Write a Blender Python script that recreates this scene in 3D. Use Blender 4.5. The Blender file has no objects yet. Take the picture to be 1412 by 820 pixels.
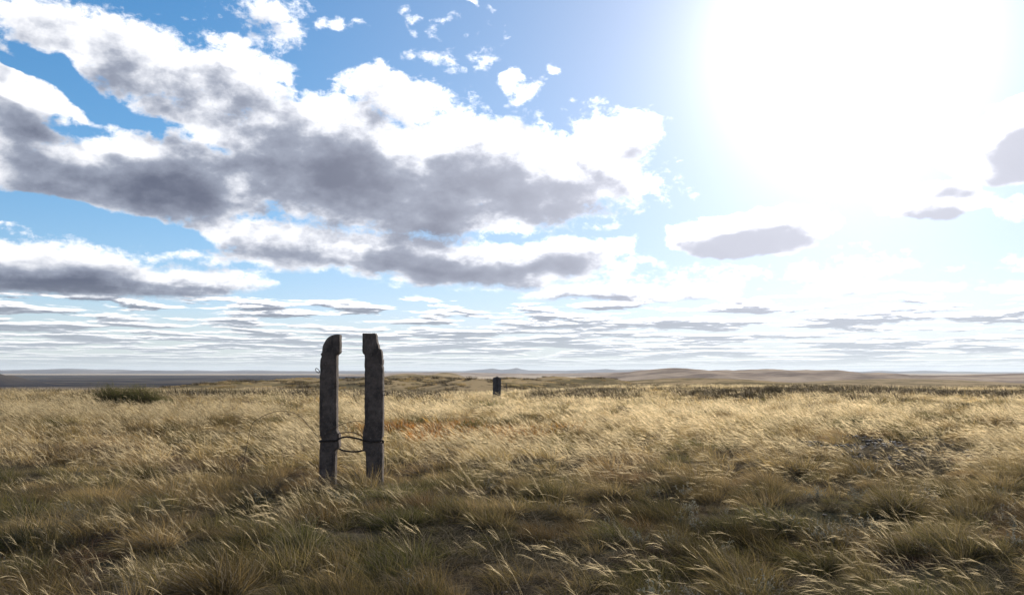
import bpy, math, random
import numpy as np
from mathutils import Vector, Matrix, Euler, noise as mnoise

sc = bpy.context.scene
col = sc.collection
R = math.radians

# ------------------------------------------------------------------ camera
CAM_H = 1.6
PITCH = 5.3
FX = 1108.0                        # focal length in pixels of the 1412 px wide photograph
cam_d = bpy.data.cameras.new('camera')
cam = bpy.data.objects.new('camera', cam_d); col.objects.link(cam)
cam_d.sensor_width = 36.0
cam_d.lens = 36.0 * FX / 1412.0
cam_d.clip_start = 0.05
cam_d.clip_end = 200000.0
cam.location = (0, 0, CAM_H)
cam.rotation_euler = (R(90 + PITCH), 0, 0)
sc.camera = cam

def px_dir(px, py):
    """photo pixel -> unit direction in the world"""
    x = (px - 706.0) / FX; y = (410.0 - py) / FX
    p = R(PITCH)
    v = Vector((x, math.cos(p) - y * math.sin(p), math.sin(p) + y * math.cos(p)))
    return v.normalized()
def azel(px, py):
    v = px_dir(px, py)
    return math.degrees(math.atan2(v.x, v.y)), math.degrees(math.asin(v.z))

# ------------------------------------------------------------------ render settings
sc.render.engine = 'CYCLES'
sc.cycles.use_denoising = True
try:
    sc.cycles.denoiser = 'OPENIMAGEDENOISE'; sc.cycles.denoising_prefilter = 'ACCURATE'
except Exception: pass
sc.cycles.max_bounces = 6
sc.cycles.diffuse_bounces = 3
sc.cycles.transmission_bounces = 4
sc.cycles.glossy_bounces = 2
sc.cycles.volume_bounces = 0
sc.cycles.transparent_max_bounces = 8
sc.cycles.caustics_reflective = False
sc.cycles.caustics_refractive = False
sc.view_settings.view_transform = 'Standard'
sc.view_settings.look = 'None'
sc.view_settings.gamma = 1.0
sc.view_settings.use_curve_mapping = False
EXPOSURE = 0.35
sc.view_settings.exposure = EXPOSURE

# ------------------------------------------------------------------ sun
SUN_AZ, SUN_EL = azel(1165, 45)
sun_dir = Vector((math.sin(R(SUN_AZ)) * math.cos(R(SUN_EL)), math.cos(R(SUN_AZ)) * math.cos(R(SUN_EL)), math.sin(R(SUN_EL))))
sd = bpy.data.lights.new('sun', 'SUN')
sd.energy = 5.0
sd.angle = R(0.5)
sd.color = (1.0, 0.925, 0.80)
so = bpy.data.objects.new('sun', sd); col.objects.link(so)
so.rotation_euler = sun_dir.to_track_quat('Z', 'Y').to_euler()
so.location = (20, 30, 40)

# ------------------------------------------------------------------ node helper
class N:
    """tiny wrapper so shader maths can be written as expressions"""
    def __init__(s, tree): s.t = tree
    def n(s, typ, **kw):
        nd = s.t.nodes.new(typ)
        for k, v in kw.items(): setattr(nd, k, v)
        return nd
    def put(s, sock, v):
        if isinstance(v, bpy.types.NodeSocket): s.t.links.new(v, sock)
        elif v is not None: sock.default_value = v
    def m(s, op, a=None, b=None, c=None, clamp=False):
        nd = s.n('ShaderNodeMath', operation=op); nd.use_clamp = clamp
        for i, v in enumerate((a, b, c)):
            if v is not None: s.put(nd.inputs[i], v)
        return nd.outputs[0]
    def vm(s, op, a=None, b=None, out=0):
        nd = s.n('ShaderNodeVectorMath', operation=op)
        if a is not None: s.put(nd.inputs[0], a)
        if b is not None: s.put(nd.inputs[1], b)
        return nd.outputs[out]
    def xyz(s, x=0.0, y=0.0, z=0.0):
        nd = s.n('ShaderNodeCombineXYZ')
        for i, v in enumerate((x, y, z)): s.put(nd.inputs[i], v)
        return nd.outputs[0]
    def sep(s, v):
        nd = s.n('ShaderNodeSeparateXYZ'); s.put(nd.inputs[0], v); return nd.outputs
    def step(s, v, a, b, lo=0.0, hi=1.0):
        nd = s.n('ShaderNodeMapRange', interpolation_type='SMOOTHSTEP')
        for i, q in enumerate((v, a, b, lo, hi)): s.put(nd.inputs[i], q)
        return nd.outputs[0]
    def lin(s, v, a, b, lo=0.0, hi=1.0):
        nd = s.n('ShaderNodeMapRange')
        for i, q in enumerate((v, a, b, lo, hi)): s.put(nd.inputs[i], q)
        return nd.outputs[0]
    def noise(s, v, scale, detail=4, rough=0.5, dist=0.0, lac=2.0, out='Fac'):
        nd = s.n('ShaderNodeTexNoise')
        s.put(nd.inputs['Vector'], v); s.put(nd.inputs['Scale'], scale)
        nd.inputs['Detail'].default_value = detail; nd.inputs['Roughness'].default_value = rough
        nd.inputs['Distortion'].default_value = dist; nd.inputs['Lacunarity'].default_value = lac
        return nd.outputs[out]
    def voro(s, v, scale, detail=0, rough=0.5, feature='F1', out='Distance'):
        nd = s.n('ShaderNodeTexVoronoi', feature=feature)
        s.put(nd.inputs['Vector'], v); s.put(nd.inputs['Scale'], scale)
        if 'Detail' in nd.inputs: nd.inputs['Detail'].default_value = detail; nd.inputs['Roughness'].default_value = rough
        return nd.outputs[out]
    def mix(s, f, a, b, typ='MIX'):
        nd = s.n('ShaderNodeMix', data_type='RGBA', blend_type=typ)
        s.put(nd.inputs[0], f)
        for i, v in ((6, a), (7, b)):
            if isinstance(v, (tuple, list)) and len(v) == 3: v = tuple(v) + (1.0,)
            s.put(nd.inputs[i], v)
        return nd.outputs[2]

# ------------------------------------------------------------------ world: Nishita sky and a sky full of cumulus
# each cloud bank: photo x, y of its middle, half width, half height, tilt (deg, + = rises to the right), strength
BANKS = [
    (60, 35, 170, 48, -12, 0.85), (215, 92, 205, 52, -12, 0.9), (335, 115, 90, 48, 0, 0.75),
    (60, 140, 90, 42, -14, 0.85), (20, 185, 75, 42, -5, 0.9), (140, 195, 50, 18, -10, 0.35),
    (230, 245, 250, 66, 3, 1.7), (110, 262, 140, 36, 0, 1.2), (470, 225, 200, 92, -6, 1.7), (670, 235, 225, 78, -4, 1.7),
    (560, 128, 90, 36, -5, 1.0), (830, 205, 80, 48, 14, 1.0), (890, 172, 38, 22, 0, 0.6), (600, 290, 210, 30, 0, 1.1),
    (300, 180, 150, 40, -10, 0.8),
    (400, 335, 180, 34, -3, 1.0), (560, 355, 310, 34, -2, 1.5), (745, 350, 125, 27, 2, 1.7), (770, 255, 105, 42, 4, 1.6), (865, 338, 40, 8, 0, 0.45),
    (90, 380, 290, 40, -3, 1.6), (30, 345, 90, 22, 0, 0.7), (30, 415, 110, 9, 0, 0.6),
    (1025, 322, 116, 40, 2, 3.2), (1400, 195, 112, 62, 10, 3.0), (1280, 277, 94, 28, -6, 3.2), (1390, 285, 60, 12, 0, 0.5),
    (300, 418, 110, 11, 0, 0.7), (420, 425, 150, 12, 0, 0.7), (880, 408, 190, 16, 0, 0.9), (1230, 405, 200, 17, 0, 0.9),
    (1150, 375, 250, 10, 2, 0.15), (1400, 400, 90, 20, 0, 0.9),
    (575, 72, 70, 18, 4, 0.3), (378, 22, 70, 34, -25, 0.4), (692, 118, 10, 9, 0, 0.38), (716, 136, 20, 10, 25, 0.3),
    (655, 5, 20, 9, -30, 0.35), (545, 38, 10, 14, 60, 0.2), (600, 32, 20, 9, 20, 0.22), (462, 32, 28, 10, 0, 0.25), (752, 101, 7, 5, 0, 0.33),
    (330, 60, 30, 10, 0, 0.4), (10, 310, 60, 10, -5, 0.45),
]
HOLES = [(130, 128, 100, 20, -38, 0.7), (235, 192, 65, 20, -15, 0.3), (90, 292, 105, 12, -4, 0.6), (160, 318, 150, 14, -5, 0.9), (480, 60, 60, 30, 20, 0.5), (115, 180, 60, 14, -20, 0.35), (60, 95, 60, 9, -12, 0.6),
         (440, 180, 40, 8, -5, 0.15), (620, 245, 60, 20, 10, 0.28)]

def cloud_group():
    g = bpy.data.node_groups.new('cloud_field', 'ShaderNodeTree')
    g.interface.new_socket('az', in_out='INPUT', socket_type='NodeSocketFloat')
    g.interface.new_socket('el', in_out='INPUT', socket_type='NodeSocketFloat')
    g.interface.new_socket('D', in_out='OUTPUT', socket_type='NodeSocketFloat')
    g.interface.new_socket('S', in_out='OUTPUT', socket_type='NodeSocketFloat')
    k = N(g)
    gi = k.n('NodeGroupInput'); go = k.n('NodeGroupOutput')
    az, el = gi.outputs[0], gi.outputs[1]
    # cloud-base plane: one unit is the height of the cloud base
    elr = k.m('RADIANS', k.m('MAXIMUM', el, 0.05)); azr = k.m('RADIANS', az)
    ce = k.m('COSINE', elr); se = k.m('SINE', elr)
    rr = k.m('DIVIDE', ce, k.m('ADD', se, 0.015))
    P = k.xyz(k.m('MULTIPLY', k.m('SINE', azr), rr), k.m('MULTIPLY', k.m('COSINE', azr), rr), 0.0)
    A = k.xyz(az, k.m('MULTIPLY', el, 1.45), 3.3)
    warp = k.vm('SCALE', k.vm('SUBTRACT', k.noise(A, 0.13, 3, 0.6, out='Color'), (0.5, 0.5, 0.5)))
    warp.node.inputs['Scale'].default_value = 5.0
    AE = k.xyz(az, el, 0.0)
    wv = k.vm('MULTIPLY', warp, (1.3, 0.7, 0.0))
    AEw = k.vm('ADD', AE, wv)
    wx, wy = k.sep(AEw)[:2]
    lay = k.m('MULTIPLY', wx, 0.0001)
    def at(prev):          # carrying the running value in z keeps the node order sequential
        return k.xyz(wx, wy, prev)
    first = True
    for (cx, cy, rx, ry, rot, st) in BANKS:
        a, e = azel(cx, cy)
        a2, e2 = azel(cx + 1, cy); sx = math.hypot(a2 - a, e2 - e)
        a3, e3 = azel(cx, cy + 1); sy = abs(e3 - e)
        mp = k.n('ShaderNodeMapping', vector_type='TEXTURE')
        k.put(mp.inputs[0], at(lay))
        mp.inputs[1].default_value = (a, e, 0); mp.inputs[2].default_value = (0, 0, R(rot)); mp.inputs[3].default_value = (rx * sx, ry * sy, 1e5)
        ln = k.vm('LENGTH', mp.outputs[0], out=1)
        v = k.m('MULTIPLY', k.m('SUBTRACT', 1.0, ln), st)
        lay = v if first else k.m('SMOOTH_MAX', lay, v, 0.25); first = False
    lay = k.m('MAXIMUM', lay, -0.9)
    for (cx, cy, rx, ry, rot, st) in HOLES:
        a, e = azel(cx, cy)
        mp = k.n('ShaderNodeMapping', vector_type='TEXTURE')
        k.put(mp.inputs[0], at(lay))
        mp.inputs[1].default_value = (a, e, 0); mp.inputs[2].default_value = (0, 0, R(rot)); mp.inputs[3].default_value = (rx * 0.05, ry * 0.052, 1e5)
        ln = k.vm('LENGTH', mp.outputs[0], out=1)
        lay = k.m('SUBTRACT', lay, k.m('MULTIPLY', k.step(ln, 0.2, 1.4, 1.0, 0.0), st * 1.5))
    # elsewhere round the sky: scattered banks of the same cumulus
    aa = k.m('ABSOLUTE', az)
    away = k.step(aa, 38.0, 50.0)
    glob = k.lin(k.noise(P, 0.55, 2, 0.5), 0.35, 0.65, -0.9, 0.9)
    high = k.step(el, 24.0, 34.0)
    lay = k.m('ADD', k.m('MULTIPLY', lay, k.m('SUBTRACT', 1.0, k.m('MAXIMUM', away, high))), k.m('MULTIPLY', glob, k.m('MAXIMUM', away, high)))
    # low rows of far cloud, nearly closed towards the horizon
    LG = k.xyz(k.m('MULTIPLY', az, 0.2), k.m('MULTIPLY', k.m('LOGARITHM', k.m('ADD', el, 0.9), 2.718), 8.6), 1.7)
    nP = k.noise(LG, 1.0, 7, 0.6, 0.15)
    low = k.m('ADD', k.lin(nP, 0.38, 0.62, -0.8, 1.0), k.lin(el, 0.5, 5.5, 0.2, 0.0))
    wlow = k.step(el, 4.3, 6.2, 1.0, 0.0)
    lay = k.m('MAXIMUM', k.m('SUBTRACT', lay, k.m('MULTIPLY', wlow, 0.8)), k.m('SUBTRACT', low, k.m('MULTIPLY', k.m('SUBTRACT', 1.0, wlow), 2.0)))
    # billows
    warp2 = k.vm('SCALE', k.vm('SUBTRACT', k.noise(A, 0.6, 3, 0.6, out='Color'), (0.5, 0.5, 0.5)))
    warp2.node.inputs['Scale'].default_value = 1.4
    A2 = k.vm('ADD', A, warp2)
    fine = k.lin(el, 0.5, 7.0, 0.0, 1.0)
    n1 = k.m('SUBTRACT', k.noise(A, 0.16, 9, 0.61), 0.5)
    n2 = k.m('SUBTRACT', 0.5, k.voro(A2, 0.42, 3, 0.55))
    nl = k.m('SUBTRACT', k.noise(P, 2.2, 5, 0.6), 0.5)
    n3 = k.m('SUBTRACT', k.noise(A, 1.1, 6, 0.65, 0.3), 0.5)
    fr = k.m('ADD', k.m('MULTIPLY', n1, 2.4), k.m('ADD', k.m('MULTIPLY', n2, 0.42), k.m('MULTIPLY', n3, 1.3)))
    fr = k.m('ADD', k.m('MULTIPLY', fr, k.step(el, 2.0, 9.0, 0.15, 1.0)), k.m('MULTIPLY', nl, k.step(el, 5.0, 9.0, 0.5, 0.5)))
    D = k.m('ADD', k.m('ADD', lay, 0.2), k.m('MULTIPLY', fr, 0.8))
    k.put(go.inputs[0], D)
    sm = k.m('ADD', lay, k.m('MULTIPLY', k.m('SUBTRACT', k.noise(A, 0.17, 5, 0.55), 0.5), 3.9))
    sm = k.m('ADD', sm, k.m('MULTIPLY', k.m('SUBTRACT', k.noise(A2, 0.5, 4, 0.5), 0.5), 1.4))
    k.put(go.inputs[1], sm)
    return g

SKY_STRENGTH = 0.08
world = bpy.data.worlds.new('World'); sc.world = world; world.use_nodes = True
wt = world.node_tree; wt.nodes.clear(); w = N(wt)
tc = w.n('ShaderNodeTexCoord')
dirv = w.vm('NORMALIZE', tc.outputs['Generated'])
sky = w.n('ShaderNodeTexSky', sky_type='NISHITA')
sky.sun_disc = False
sky.sun_elevation = R(SUN_EL); sky.sun_rotation = R(SUN_AZ)
sky.altitude = 400; sky.air_density = 1.0; sky.dust_density = 0.15; sky.ozone_density = 3.0
dx, dy, dz = w.sep(dirv)[:3]
azn = w.m('DEGREES', w.m('ARCTAN2', dx, dy)); eln = w.m('DEGREES', w.m('ARCSINE', dz))
grp = cloud_group()
def field(az, el):
    nd = w.n('ShaderNodeGroup'); nd.node_tree = grp
    w.put(nd.inputs[0], az); w.put(nd.inputs[1], el); return nd.outputs
elp = w.m('MAXIMUM', eln, 0.05)
f0 = field(azn, elp)
f1 = field(azn, w.m('ADD', w.m('MULTIPLY', f0['D'], 1e-5), w.m('ADD', elp, w.m('MULTIPLY', w.m('MINIMUM', elp, 14.0), w.step(elp, 4.0, 9.0, 0.045, 0.13)))))
cosS = w.vm('DOT_PRODUCT', dirv, tuple(sun_dir), out=1)
angS = w.m('DEGREES', w.m('ARCCOSINE', w.m('MINIMUM', cosS, 0.99999)))
near = w.m('POWER', 2.718, w.m('MULTIPLY', angS, -1 / 11.0))          # forward scattering round the sun
near2 = w.m('POWER', 2.718, w.m('MULTIPLY', angS, -1 / 30.0))
hz = w.step(elp, 0.0, 6.5, 1.0, 0.0)
alpha = w.step(f0['D'], -0.14, 0.34)
alpha = w.m('MULTIPLY', alpha, w.step(elp, 0.1, 1.5, 0.3, 1.0))
flo = w.step(elp, 4.5, 7.5, 1.0, 0.0)
thick = w.m('ADD', w.m('MULTIPLY', f1['S'], 0.62), w.m('MULTIPLY', f0['D'], 0.38))
thick = w.m('ADD', w.m('MULTIPLY', thick, w.m('SUBTRACT', 1.0, flo)), w.m('MULTIPLY', w.m('SUBTRACT', w.m('MULTIPLY', f1['D'], 1.9), w.m('MULTIPLY', f0['D'], 0.9)), flo))
thick = w.m('ADD', thick, w.m('MULTIPLY', w.step(elp, 1.0, 7.5, 1.0, 0.0), 0.24))
gr = w.step(thick, w.m('ADD', -0.12, w.m('MULTIPLY', near, 0.1)), w.m('ADD', 0.78, w.m('MULTIPLY', near, 1.0)))
deep = w.step(thick, 0.1, 1.65)
lit = w.mix(near2, (9.5, 9.4, 9.3), (26.0, 26.0, 27.0))
shade = w.mix(deep, (4.4, 4.9, 6.0), (0.8, 1.0, 1.65))
shade = w.mix(w.m('MINIMUM', w.m('MULTIPLY', w.m('POWER', 2.718, w.m('MULTIPLY', angS, -1 / 14.0)), 2.6), 0.85), shade, (6.9, 7.1, 8.2))
shade = w.mix(w.m('MULTIPLY', hz, 0.75), shade, (4.3, 5.0, 6.0))
cc = w.mix(gr, lit, shade)
cc = w.mix(w.m('MULTIPLY', hz, 0.4), cc, (7.2, 7.6, 7.6))
# thin high veil that lights up round the sun
veil = w.m('ADD', w.m('MULTIPLY', w.m('POWER', 2.718, w.m('MULTIPLY', angS, -1 / 9.0)), 8.5), w.m('MULTIPLY', w.m('POWER', 2.718, w.m('MULTIPLY', angS, -1 / 2.5)), 60.0))
veilc = w.vm('SCALE', (1.0, 0.94, 0.88)); w.put(veilc.node.inputs['Scale'], veil)
hs = w.n('ShaderNodeHueSaturation'); w.put(hs.inputs['Saturation'], w.lin(angS, 10.0, 42.0, 1.0, 1.27)); w.put(hs.inputs['Color'], sky.outputs[0])
sk2 = w.vm('SCALE', hs.outputs[0]); sk2.node.inputs['Scale'].default_value = 1.8
sk2 = w.vm('DIVIDE', w.vm('MULTIPLY', sk2, (17.0, 18.5, 26.0)), w.vm('ADD', sk2, (17.0, 18.5, 26.0)))
sk2 = w.mix(w.m('MULTIPLY', w.step(elp, 0.0, 5.0, 1.0, 0.0), 0.85), sk2, (6.4, 7.2, 7.6))
skyc = w.mix(1.0, sk2, veilc, 'ADD')
ccv = w.mix(0.35, cc, veilc, 'ADD')
fin = w.mix(alpha, skyc, ccv)
bg = w.n('ShaderNodeBackground'); w.put(bg.inputs[0], fin); bg.inputs[1].default_value = SKY_STRENGTH
wo = w.n('ShaderNodeOutputWorld'); wt.links.new(bg.outputs[0], wo.inputs[0])
world.cycles.sampling_method = 'MANUAL'; world.cycles.sample_map_resolution = 512

# ================================================================== shared helpers
rng = np.random.default_rng(11)

def tag(o, label=None, cat=None, group=None, kind=None):
    if label: o['label'] = label
    if cat: o['category'] = cat
    if group: o['group'] = group
    if kind: o['kind'] = kind
    return o
def empty(name, loc=(0, 0, 0), rz=0.0):
    o = bpy.data.objects.new(name, None); col.objects.link(o)
    o.location = loc; o.rotation_euler = (0, 0, rz); o.empty_display_size = 0.2
    return o
def mesh_np(name, V, F, mat=None, parent=None, smooth=False, link=True, attrs=None):
    """V (n,3), F list/array of quads or tris"""
    me = bpy.data.meshes.new(name)
    V = np.asarray(V, dtype=np.float32)
    if isinstance(F, np.ndarray):
        nf, k = F.shape
        me.vertices.add(len(V)); me.vertices.foreach_set('co', V.ravel())
        me.loops.add(nf * k); me.loops.foreach_set('vertex_index', F.astype(np.int32).ravel())
        me.polygons.add(nf); me.polygons.foreach_set('loop_start', np.arange(0, nf * k, k, dtype=np.int32))
        me.update(calc_edges=True)
    else:
        me.from_pydata([tuple(v) for v in V], [], F); me.update()
    if smooth: me.polygons.foreach_set('use_smooth', np.ones(len(me.polygons), dtype=bool))
    if attrs:
        for an, av in attrs.items():
            a = me.attributes.new(an, 'FLOAT', 'POINT'); a.data.foreach_set('value', np.asarray(av, dtype=np.float32))
    if mat: me.materials.append(mat)
    o = bpy.data.objects.new(name, me)
    if link: col.objects.link(o)
    if parent: o.parent = parent
    return o

def _hash(ix, iy, seed):
    h = (ix.astype(np.int64) * 374761393 + iy.astype(np.int64) * 668265263 + seed * 1442695041) & 0x7fffffff
    h = ((h ^ (h >> 13)) * 1274126177) & 0x7fffffff
    h = (h ^ (h >> 16)) & 0xffff
    return h / 65535.0
def vnoise(x, y, seed=0):
    ix = np.floor(x); iy = np.floor(y); fx = x - ix; fy = y - iy
    fx = fx * fx * (3 - 2 * fx); fy = fy * fy * (3 - 2 * fy)
    a = _hash(ix, iy, seed); b = _hash(ix + 1, iy, seed); c = _hash(ix, iy + 1, seed); d = _hash(ix + 1, iy + 1, seed)
    return (a * (1 - fx) + b * fx) * (1 - fy) + (c * (1 - fx) + d * fx) * fy
def fbm(x, y, oct=4, seed=0):
    s = 0; a = 0.5; t = 0
    for i in range(oct):
        s = s + a * vnoise(x * 2 ** i + 17.3 * i, y * 2 ** i - 9.1 * i, seed + i); t += a; a *= 0.5
    return s / t
def sstep(x, a, b):
    t = np.clip((x - a) / (b - a), 0, 1); return t * t * (3 - 2 * t)

def px_pt(px, py, Y):
    """point seen at a photo pixel, Y metres in front of the camera"""
    v = px_dir(px, py); s = Y / v.y
    return Vector((v.x * s, Y, CAM_H + v.z * s))

# ================================================================== terrain
PLAIN = -50.0
def slope_z(px, py, d): return px_pt(px, py, d).z
# hillocks on the far side of the crest: photo x, y of the top, distance, half width, half depth (m)
MOUNDS = [(585, 520.5, 260, 26, 45), (500, 521.5, 210, 22, 30), (420, 521, 330, 34, 60), (650, 523, 190, 12, 22),
          (765, 518.3, 420, 26, 45), (830, 520.5, 400, 20, 40), (615, 513.2, 900, 38, 110), (560, 515, 800, 50, 120),
          (700, 521.5, 300, 34, 50), (960, 521, 700, 130, 150), (-12, 514.2, 3000, 75, 250), (1250, 522, 900, 200, 250), (350, 525, 240, 30, 40)]
def ground_z(x, y):
    x = np.asarray(x, float); y = np.asarray(y, float)
    r = np.hypot(x, y)
    pxn_ = 706 + FX * x / np.maximum(y, 1.0)
    r0 = np.interp(pxn_, [-400, 0, 280, 430, 560, 680, 760, 850, 1412, 2000], [80, 84, 72, 58, 46, 52, 66, 92, 96, 90])
    r0 = np.where(y > 0, r0, 80)
    q = np.maximum(r - r0, 0); q = q * q / (q + 25.0)
    z = PLAIN * (1 - np.exp(-0.034 * q / 50.0)) - 0.35 * sstep(r, 25, 95)
    z = z + (PLAIN - z) * sstep(r, 2500, 5000)
    z = z + (fbm(x / 23 + 5, y / 23, 3, 3) - 0.5) * 0.5 * sstep(r, 8, 40) * (1 - sstep(r, 2500, 6000)) 
    z = z + (fbm(x / 260 + 2, y / 260, 4, 8) - 0.5) * 14 * sstep(r, 220, 1500) * (1 - sstep(r, 4000, 9000) * 0.8)
    for (px, py, d, sx, sy) in MOUNDS:
        p = px_pt(px, py, d)
        g = np.exp(-((x - p.x) / sx) ** 2 - ((y - d) / sy) ** 2)
        z = z + np.maximum(p.z - z, 0) * g
    z = z + (fbm(x / 1.1, y / 1.1, 3, 21) - 0.5) * 0.30 * (1 - sstep(r, 60, 120))
    z = z + (fbm(x / 7, y / 7, 3, 33) - 0.5) * 0.9 * sstep(r, 110, 170) * (1 - sstep(r, 700, 1200))
    return z
Z0 = float(ground_z(0.0, 12.0))
_gz = ground_z
def ground_z(x, y): return _gz(x, y) - Z0 * np.exp(-(np.hypot(x, np.asarray(y) - 12) / 14.0) ** 2)

# --- ground material
def ground_mat():
    m = bpy.data.materials.new('steppe_ground'); m.use_nodes = True
    t = m.node_tree; t.nodes.clear(); k = N(t)
    geo = k.n('ShaderNodeNewGeometry'); P = geo.outputs['Position']
    x, y, z = k.sep(P)[:3]
    P2 = k.xyz(x, y, 0.0)
    r = k.vm('LENGTH', P2, out=1)
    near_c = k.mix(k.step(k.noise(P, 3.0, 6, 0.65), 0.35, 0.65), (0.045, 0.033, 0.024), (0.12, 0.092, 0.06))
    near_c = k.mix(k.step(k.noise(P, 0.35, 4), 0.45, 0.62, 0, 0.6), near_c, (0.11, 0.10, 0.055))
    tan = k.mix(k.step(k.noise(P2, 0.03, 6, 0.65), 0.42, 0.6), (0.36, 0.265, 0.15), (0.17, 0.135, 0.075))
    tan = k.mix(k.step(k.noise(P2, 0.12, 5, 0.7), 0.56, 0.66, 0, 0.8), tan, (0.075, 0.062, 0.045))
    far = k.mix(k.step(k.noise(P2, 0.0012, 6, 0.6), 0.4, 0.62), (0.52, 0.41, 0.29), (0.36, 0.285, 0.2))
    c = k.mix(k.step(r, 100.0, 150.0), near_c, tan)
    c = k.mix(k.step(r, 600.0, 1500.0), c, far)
    # cloud shadow painted on the left plain, and thin dark tree belts far out
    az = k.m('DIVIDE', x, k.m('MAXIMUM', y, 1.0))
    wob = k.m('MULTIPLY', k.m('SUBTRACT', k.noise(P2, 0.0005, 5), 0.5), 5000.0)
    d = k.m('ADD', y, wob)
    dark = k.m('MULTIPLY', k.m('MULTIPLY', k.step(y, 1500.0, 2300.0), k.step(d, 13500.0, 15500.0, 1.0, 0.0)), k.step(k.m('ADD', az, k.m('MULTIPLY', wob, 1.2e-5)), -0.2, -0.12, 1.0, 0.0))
    shadowc = k.mix(k.step(k.noise(P2, 0.0016, 5), 0.4, 0.6), (0.032, 0.032, 0.040), (0.095, 0.08, 0.068))
    c = k.mix(dark, c, shadowc)
    belt = k.m('MULTIPLY', k.m('MULTIPLY', k.step(y, 22500.0, 23200.0), k.step(y, 26500.0, 27500.0, 1.0, 0.0)), k.step(az, -0.18, -0.1, 1.0, 0.0))
    c = k.mix(k.m('MULTIPLY', belt, 0.9), c, (0.03, 0.035, 0.04))
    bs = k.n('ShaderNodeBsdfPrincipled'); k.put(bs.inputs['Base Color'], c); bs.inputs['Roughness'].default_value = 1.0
    bs.inputs['Specular IOR Level'].default_value = 0.0
    bm = k.n('ShaderNodeBump'); bm.inputs['Strength'].default_value = 0.8; bm.inputs['Distance'].default_value = 0.06
    k.put(bm.inputs['Height'], k.m('ADD', k.noise(P, 5.0, 8, 0.7), k.m('MULTIPLY', k.noise(P, 0.6, 5, 0.7), 3.0)))
    k.put(bs.inputs['Normal'], bm.outputs[0])
    o = k.n('ShaderNodeOutputMaterial'); t.links.new(bs.outputs[0], o.inputs[0])
    return m
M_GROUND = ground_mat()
def build_ground():
    az = np.concatenate([np.arange(-46, 46.01, 0.2), np.arange(48, 314, 3.0)])
    az = np.radians(az); na = len(az)
    r = np.concatenate([[0.0], np.geomspace(0.6, 44000, 470)])
    nr = len(r)
    A, RR = np.meshgrid(az, r)
    X = np.sin(A) * RR; Y = np.cos(A) * RR
    Z = ground_z(X, Y)
    V = np.stack([X, Y, Z], -1).reshape(-1, 3)
    i, j = np.meshgrid(np.arange(nr - 1), np.arange(na), indexing='ij'); j2 = (j + 1) % na
    F = np.stack([i * na + j, i * na + j2, (i + 1) * na + j2, (i + 1) * na + j], -1).reshape(-1, 4)[:, ::-1]
    F = F[na:]
    # small fan in the middle
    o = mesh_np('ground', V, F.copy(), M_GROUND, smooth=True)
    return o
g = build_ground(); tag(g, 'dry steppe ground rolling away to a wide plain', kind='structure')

def hill_mat(name, c1, c2, sc1):
    m = bpy.data.materials.new(name); m.use_nodes = True
    t = m.node_tree; k = N(t); bs = t.nodes['Principled BSDF']
    geo = k.n('ShaderNodeNewGeometry')
    k.put(bs.inputs['Base Color'], k.mix(k.step(k.noise(geo.outputs['Position'], sc1, 7, 0.65), 0.38, 0.62), c1, c2))
    bs.inputs['Roughness'].default_value = 1.0; bs.inputs['Specular IOR Level'].default_value = 0.0
    return m
def ridge(name, pts, dist, depth, amp, mat, label, seed, step=0.0012, skew=0.0):
    """a range of hills whose skyline passes through photo points, with real depth"""
    pts = [(px_pt(a, b, dist).x, px_pt(a, b, dist).z) for a, b in pts]
    xs = np.array([p[0] for p in pts]); zs = np.array([p[1] for p in pts])
    nx = int((xs[-1] - xs[0]) / (dist * step)); ny = 44
    X1 = np.linspace(xs[0], xs[-1], nx)
    Zc = np.interp(X1, xs, zs)
    ker = np.hanning(9); ker /= ker.sum(); Zc = np.convolve(np.pad(Zc, 4, 'edge'), ker, 'valid')
    U = np.linspace(-1, 1, ny)
    XX, UU = np.meshgrid(X1, U)
    prof = np.clip(1 - np.abs(UU) ** 1.7, 0, 1)
    base = PLAIN - 6
    s = depth
    nz = fbm(XX / s * 5 + seed, UU * 3 + seed, 5, seed) - 0.5
    Z = base + (np.interp(XX, X1, Zc) - base) * np.clip(prof + nz * 0.35 * (1 - prof) * 2, 0, 1.0) + nz * amp * prof
    Y = dist + UU * depth + skew * XX
    V = np.stack([XX, Y, Z], -1).reshape(-1, 3)
    i, j = np.meshgrid(np.arange(ny - 1), np.arange(nx - 1), indexing='ij')
    F = np.stack([i * nx + j, i * nx + j + 1, (i + 1) * nx + j + 1, (i + 1) * nx + j], -1).reshape(-1, 4)
    o = mesh_np(name, V, F, mat, smooth=True)
    return tag(o, label, kind='structure')
M_TANHILL = hill_mat('tan_hill', (0.44, 0.34, 0.25), (0.21, 0.16, 0.125), 0.003)
M_FARHILL = hill_mat('far_hill', (0.13, 0.12, 0.12), (0.2, 0.17, 0.15), 0.0004)
ridge('hills', [(800, 522), (850, 516), (880, 512), (905, 509.5), (925, 508), (945, 508.5), (965, 511), (985, 511.5), (1000, 510.5), (1012, 512), (1030, 510), (1050, 509), (1070, 510.5),
                (1095, 509.5), (1115, 510), (1130, 512), (1150, 513.5), (1170, 513), (1185, 515), (1215, 518), (1230, 517.5), (1245, 518.5), (1290, 519), (1320, 517.5), (1340, 518.5), (1380, 517), (1440, 516.5), (1520, 518), (1600, 526)],
      4200, 1300, 24, M_TANHILL, 'tan rolling hills on the right skyline', 5)
ridge('hills', [(480, 516), (520, 514.5), (560, 513.6), (600, 513.0), (650, 513.8), (700, 514.5), (760, 515), (840, 513), (900, 512), (980, 513)],
      12000, 2500, 10, M_TANHILL, 'low pale hills on the plain in the middle distance', 9)
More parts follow.
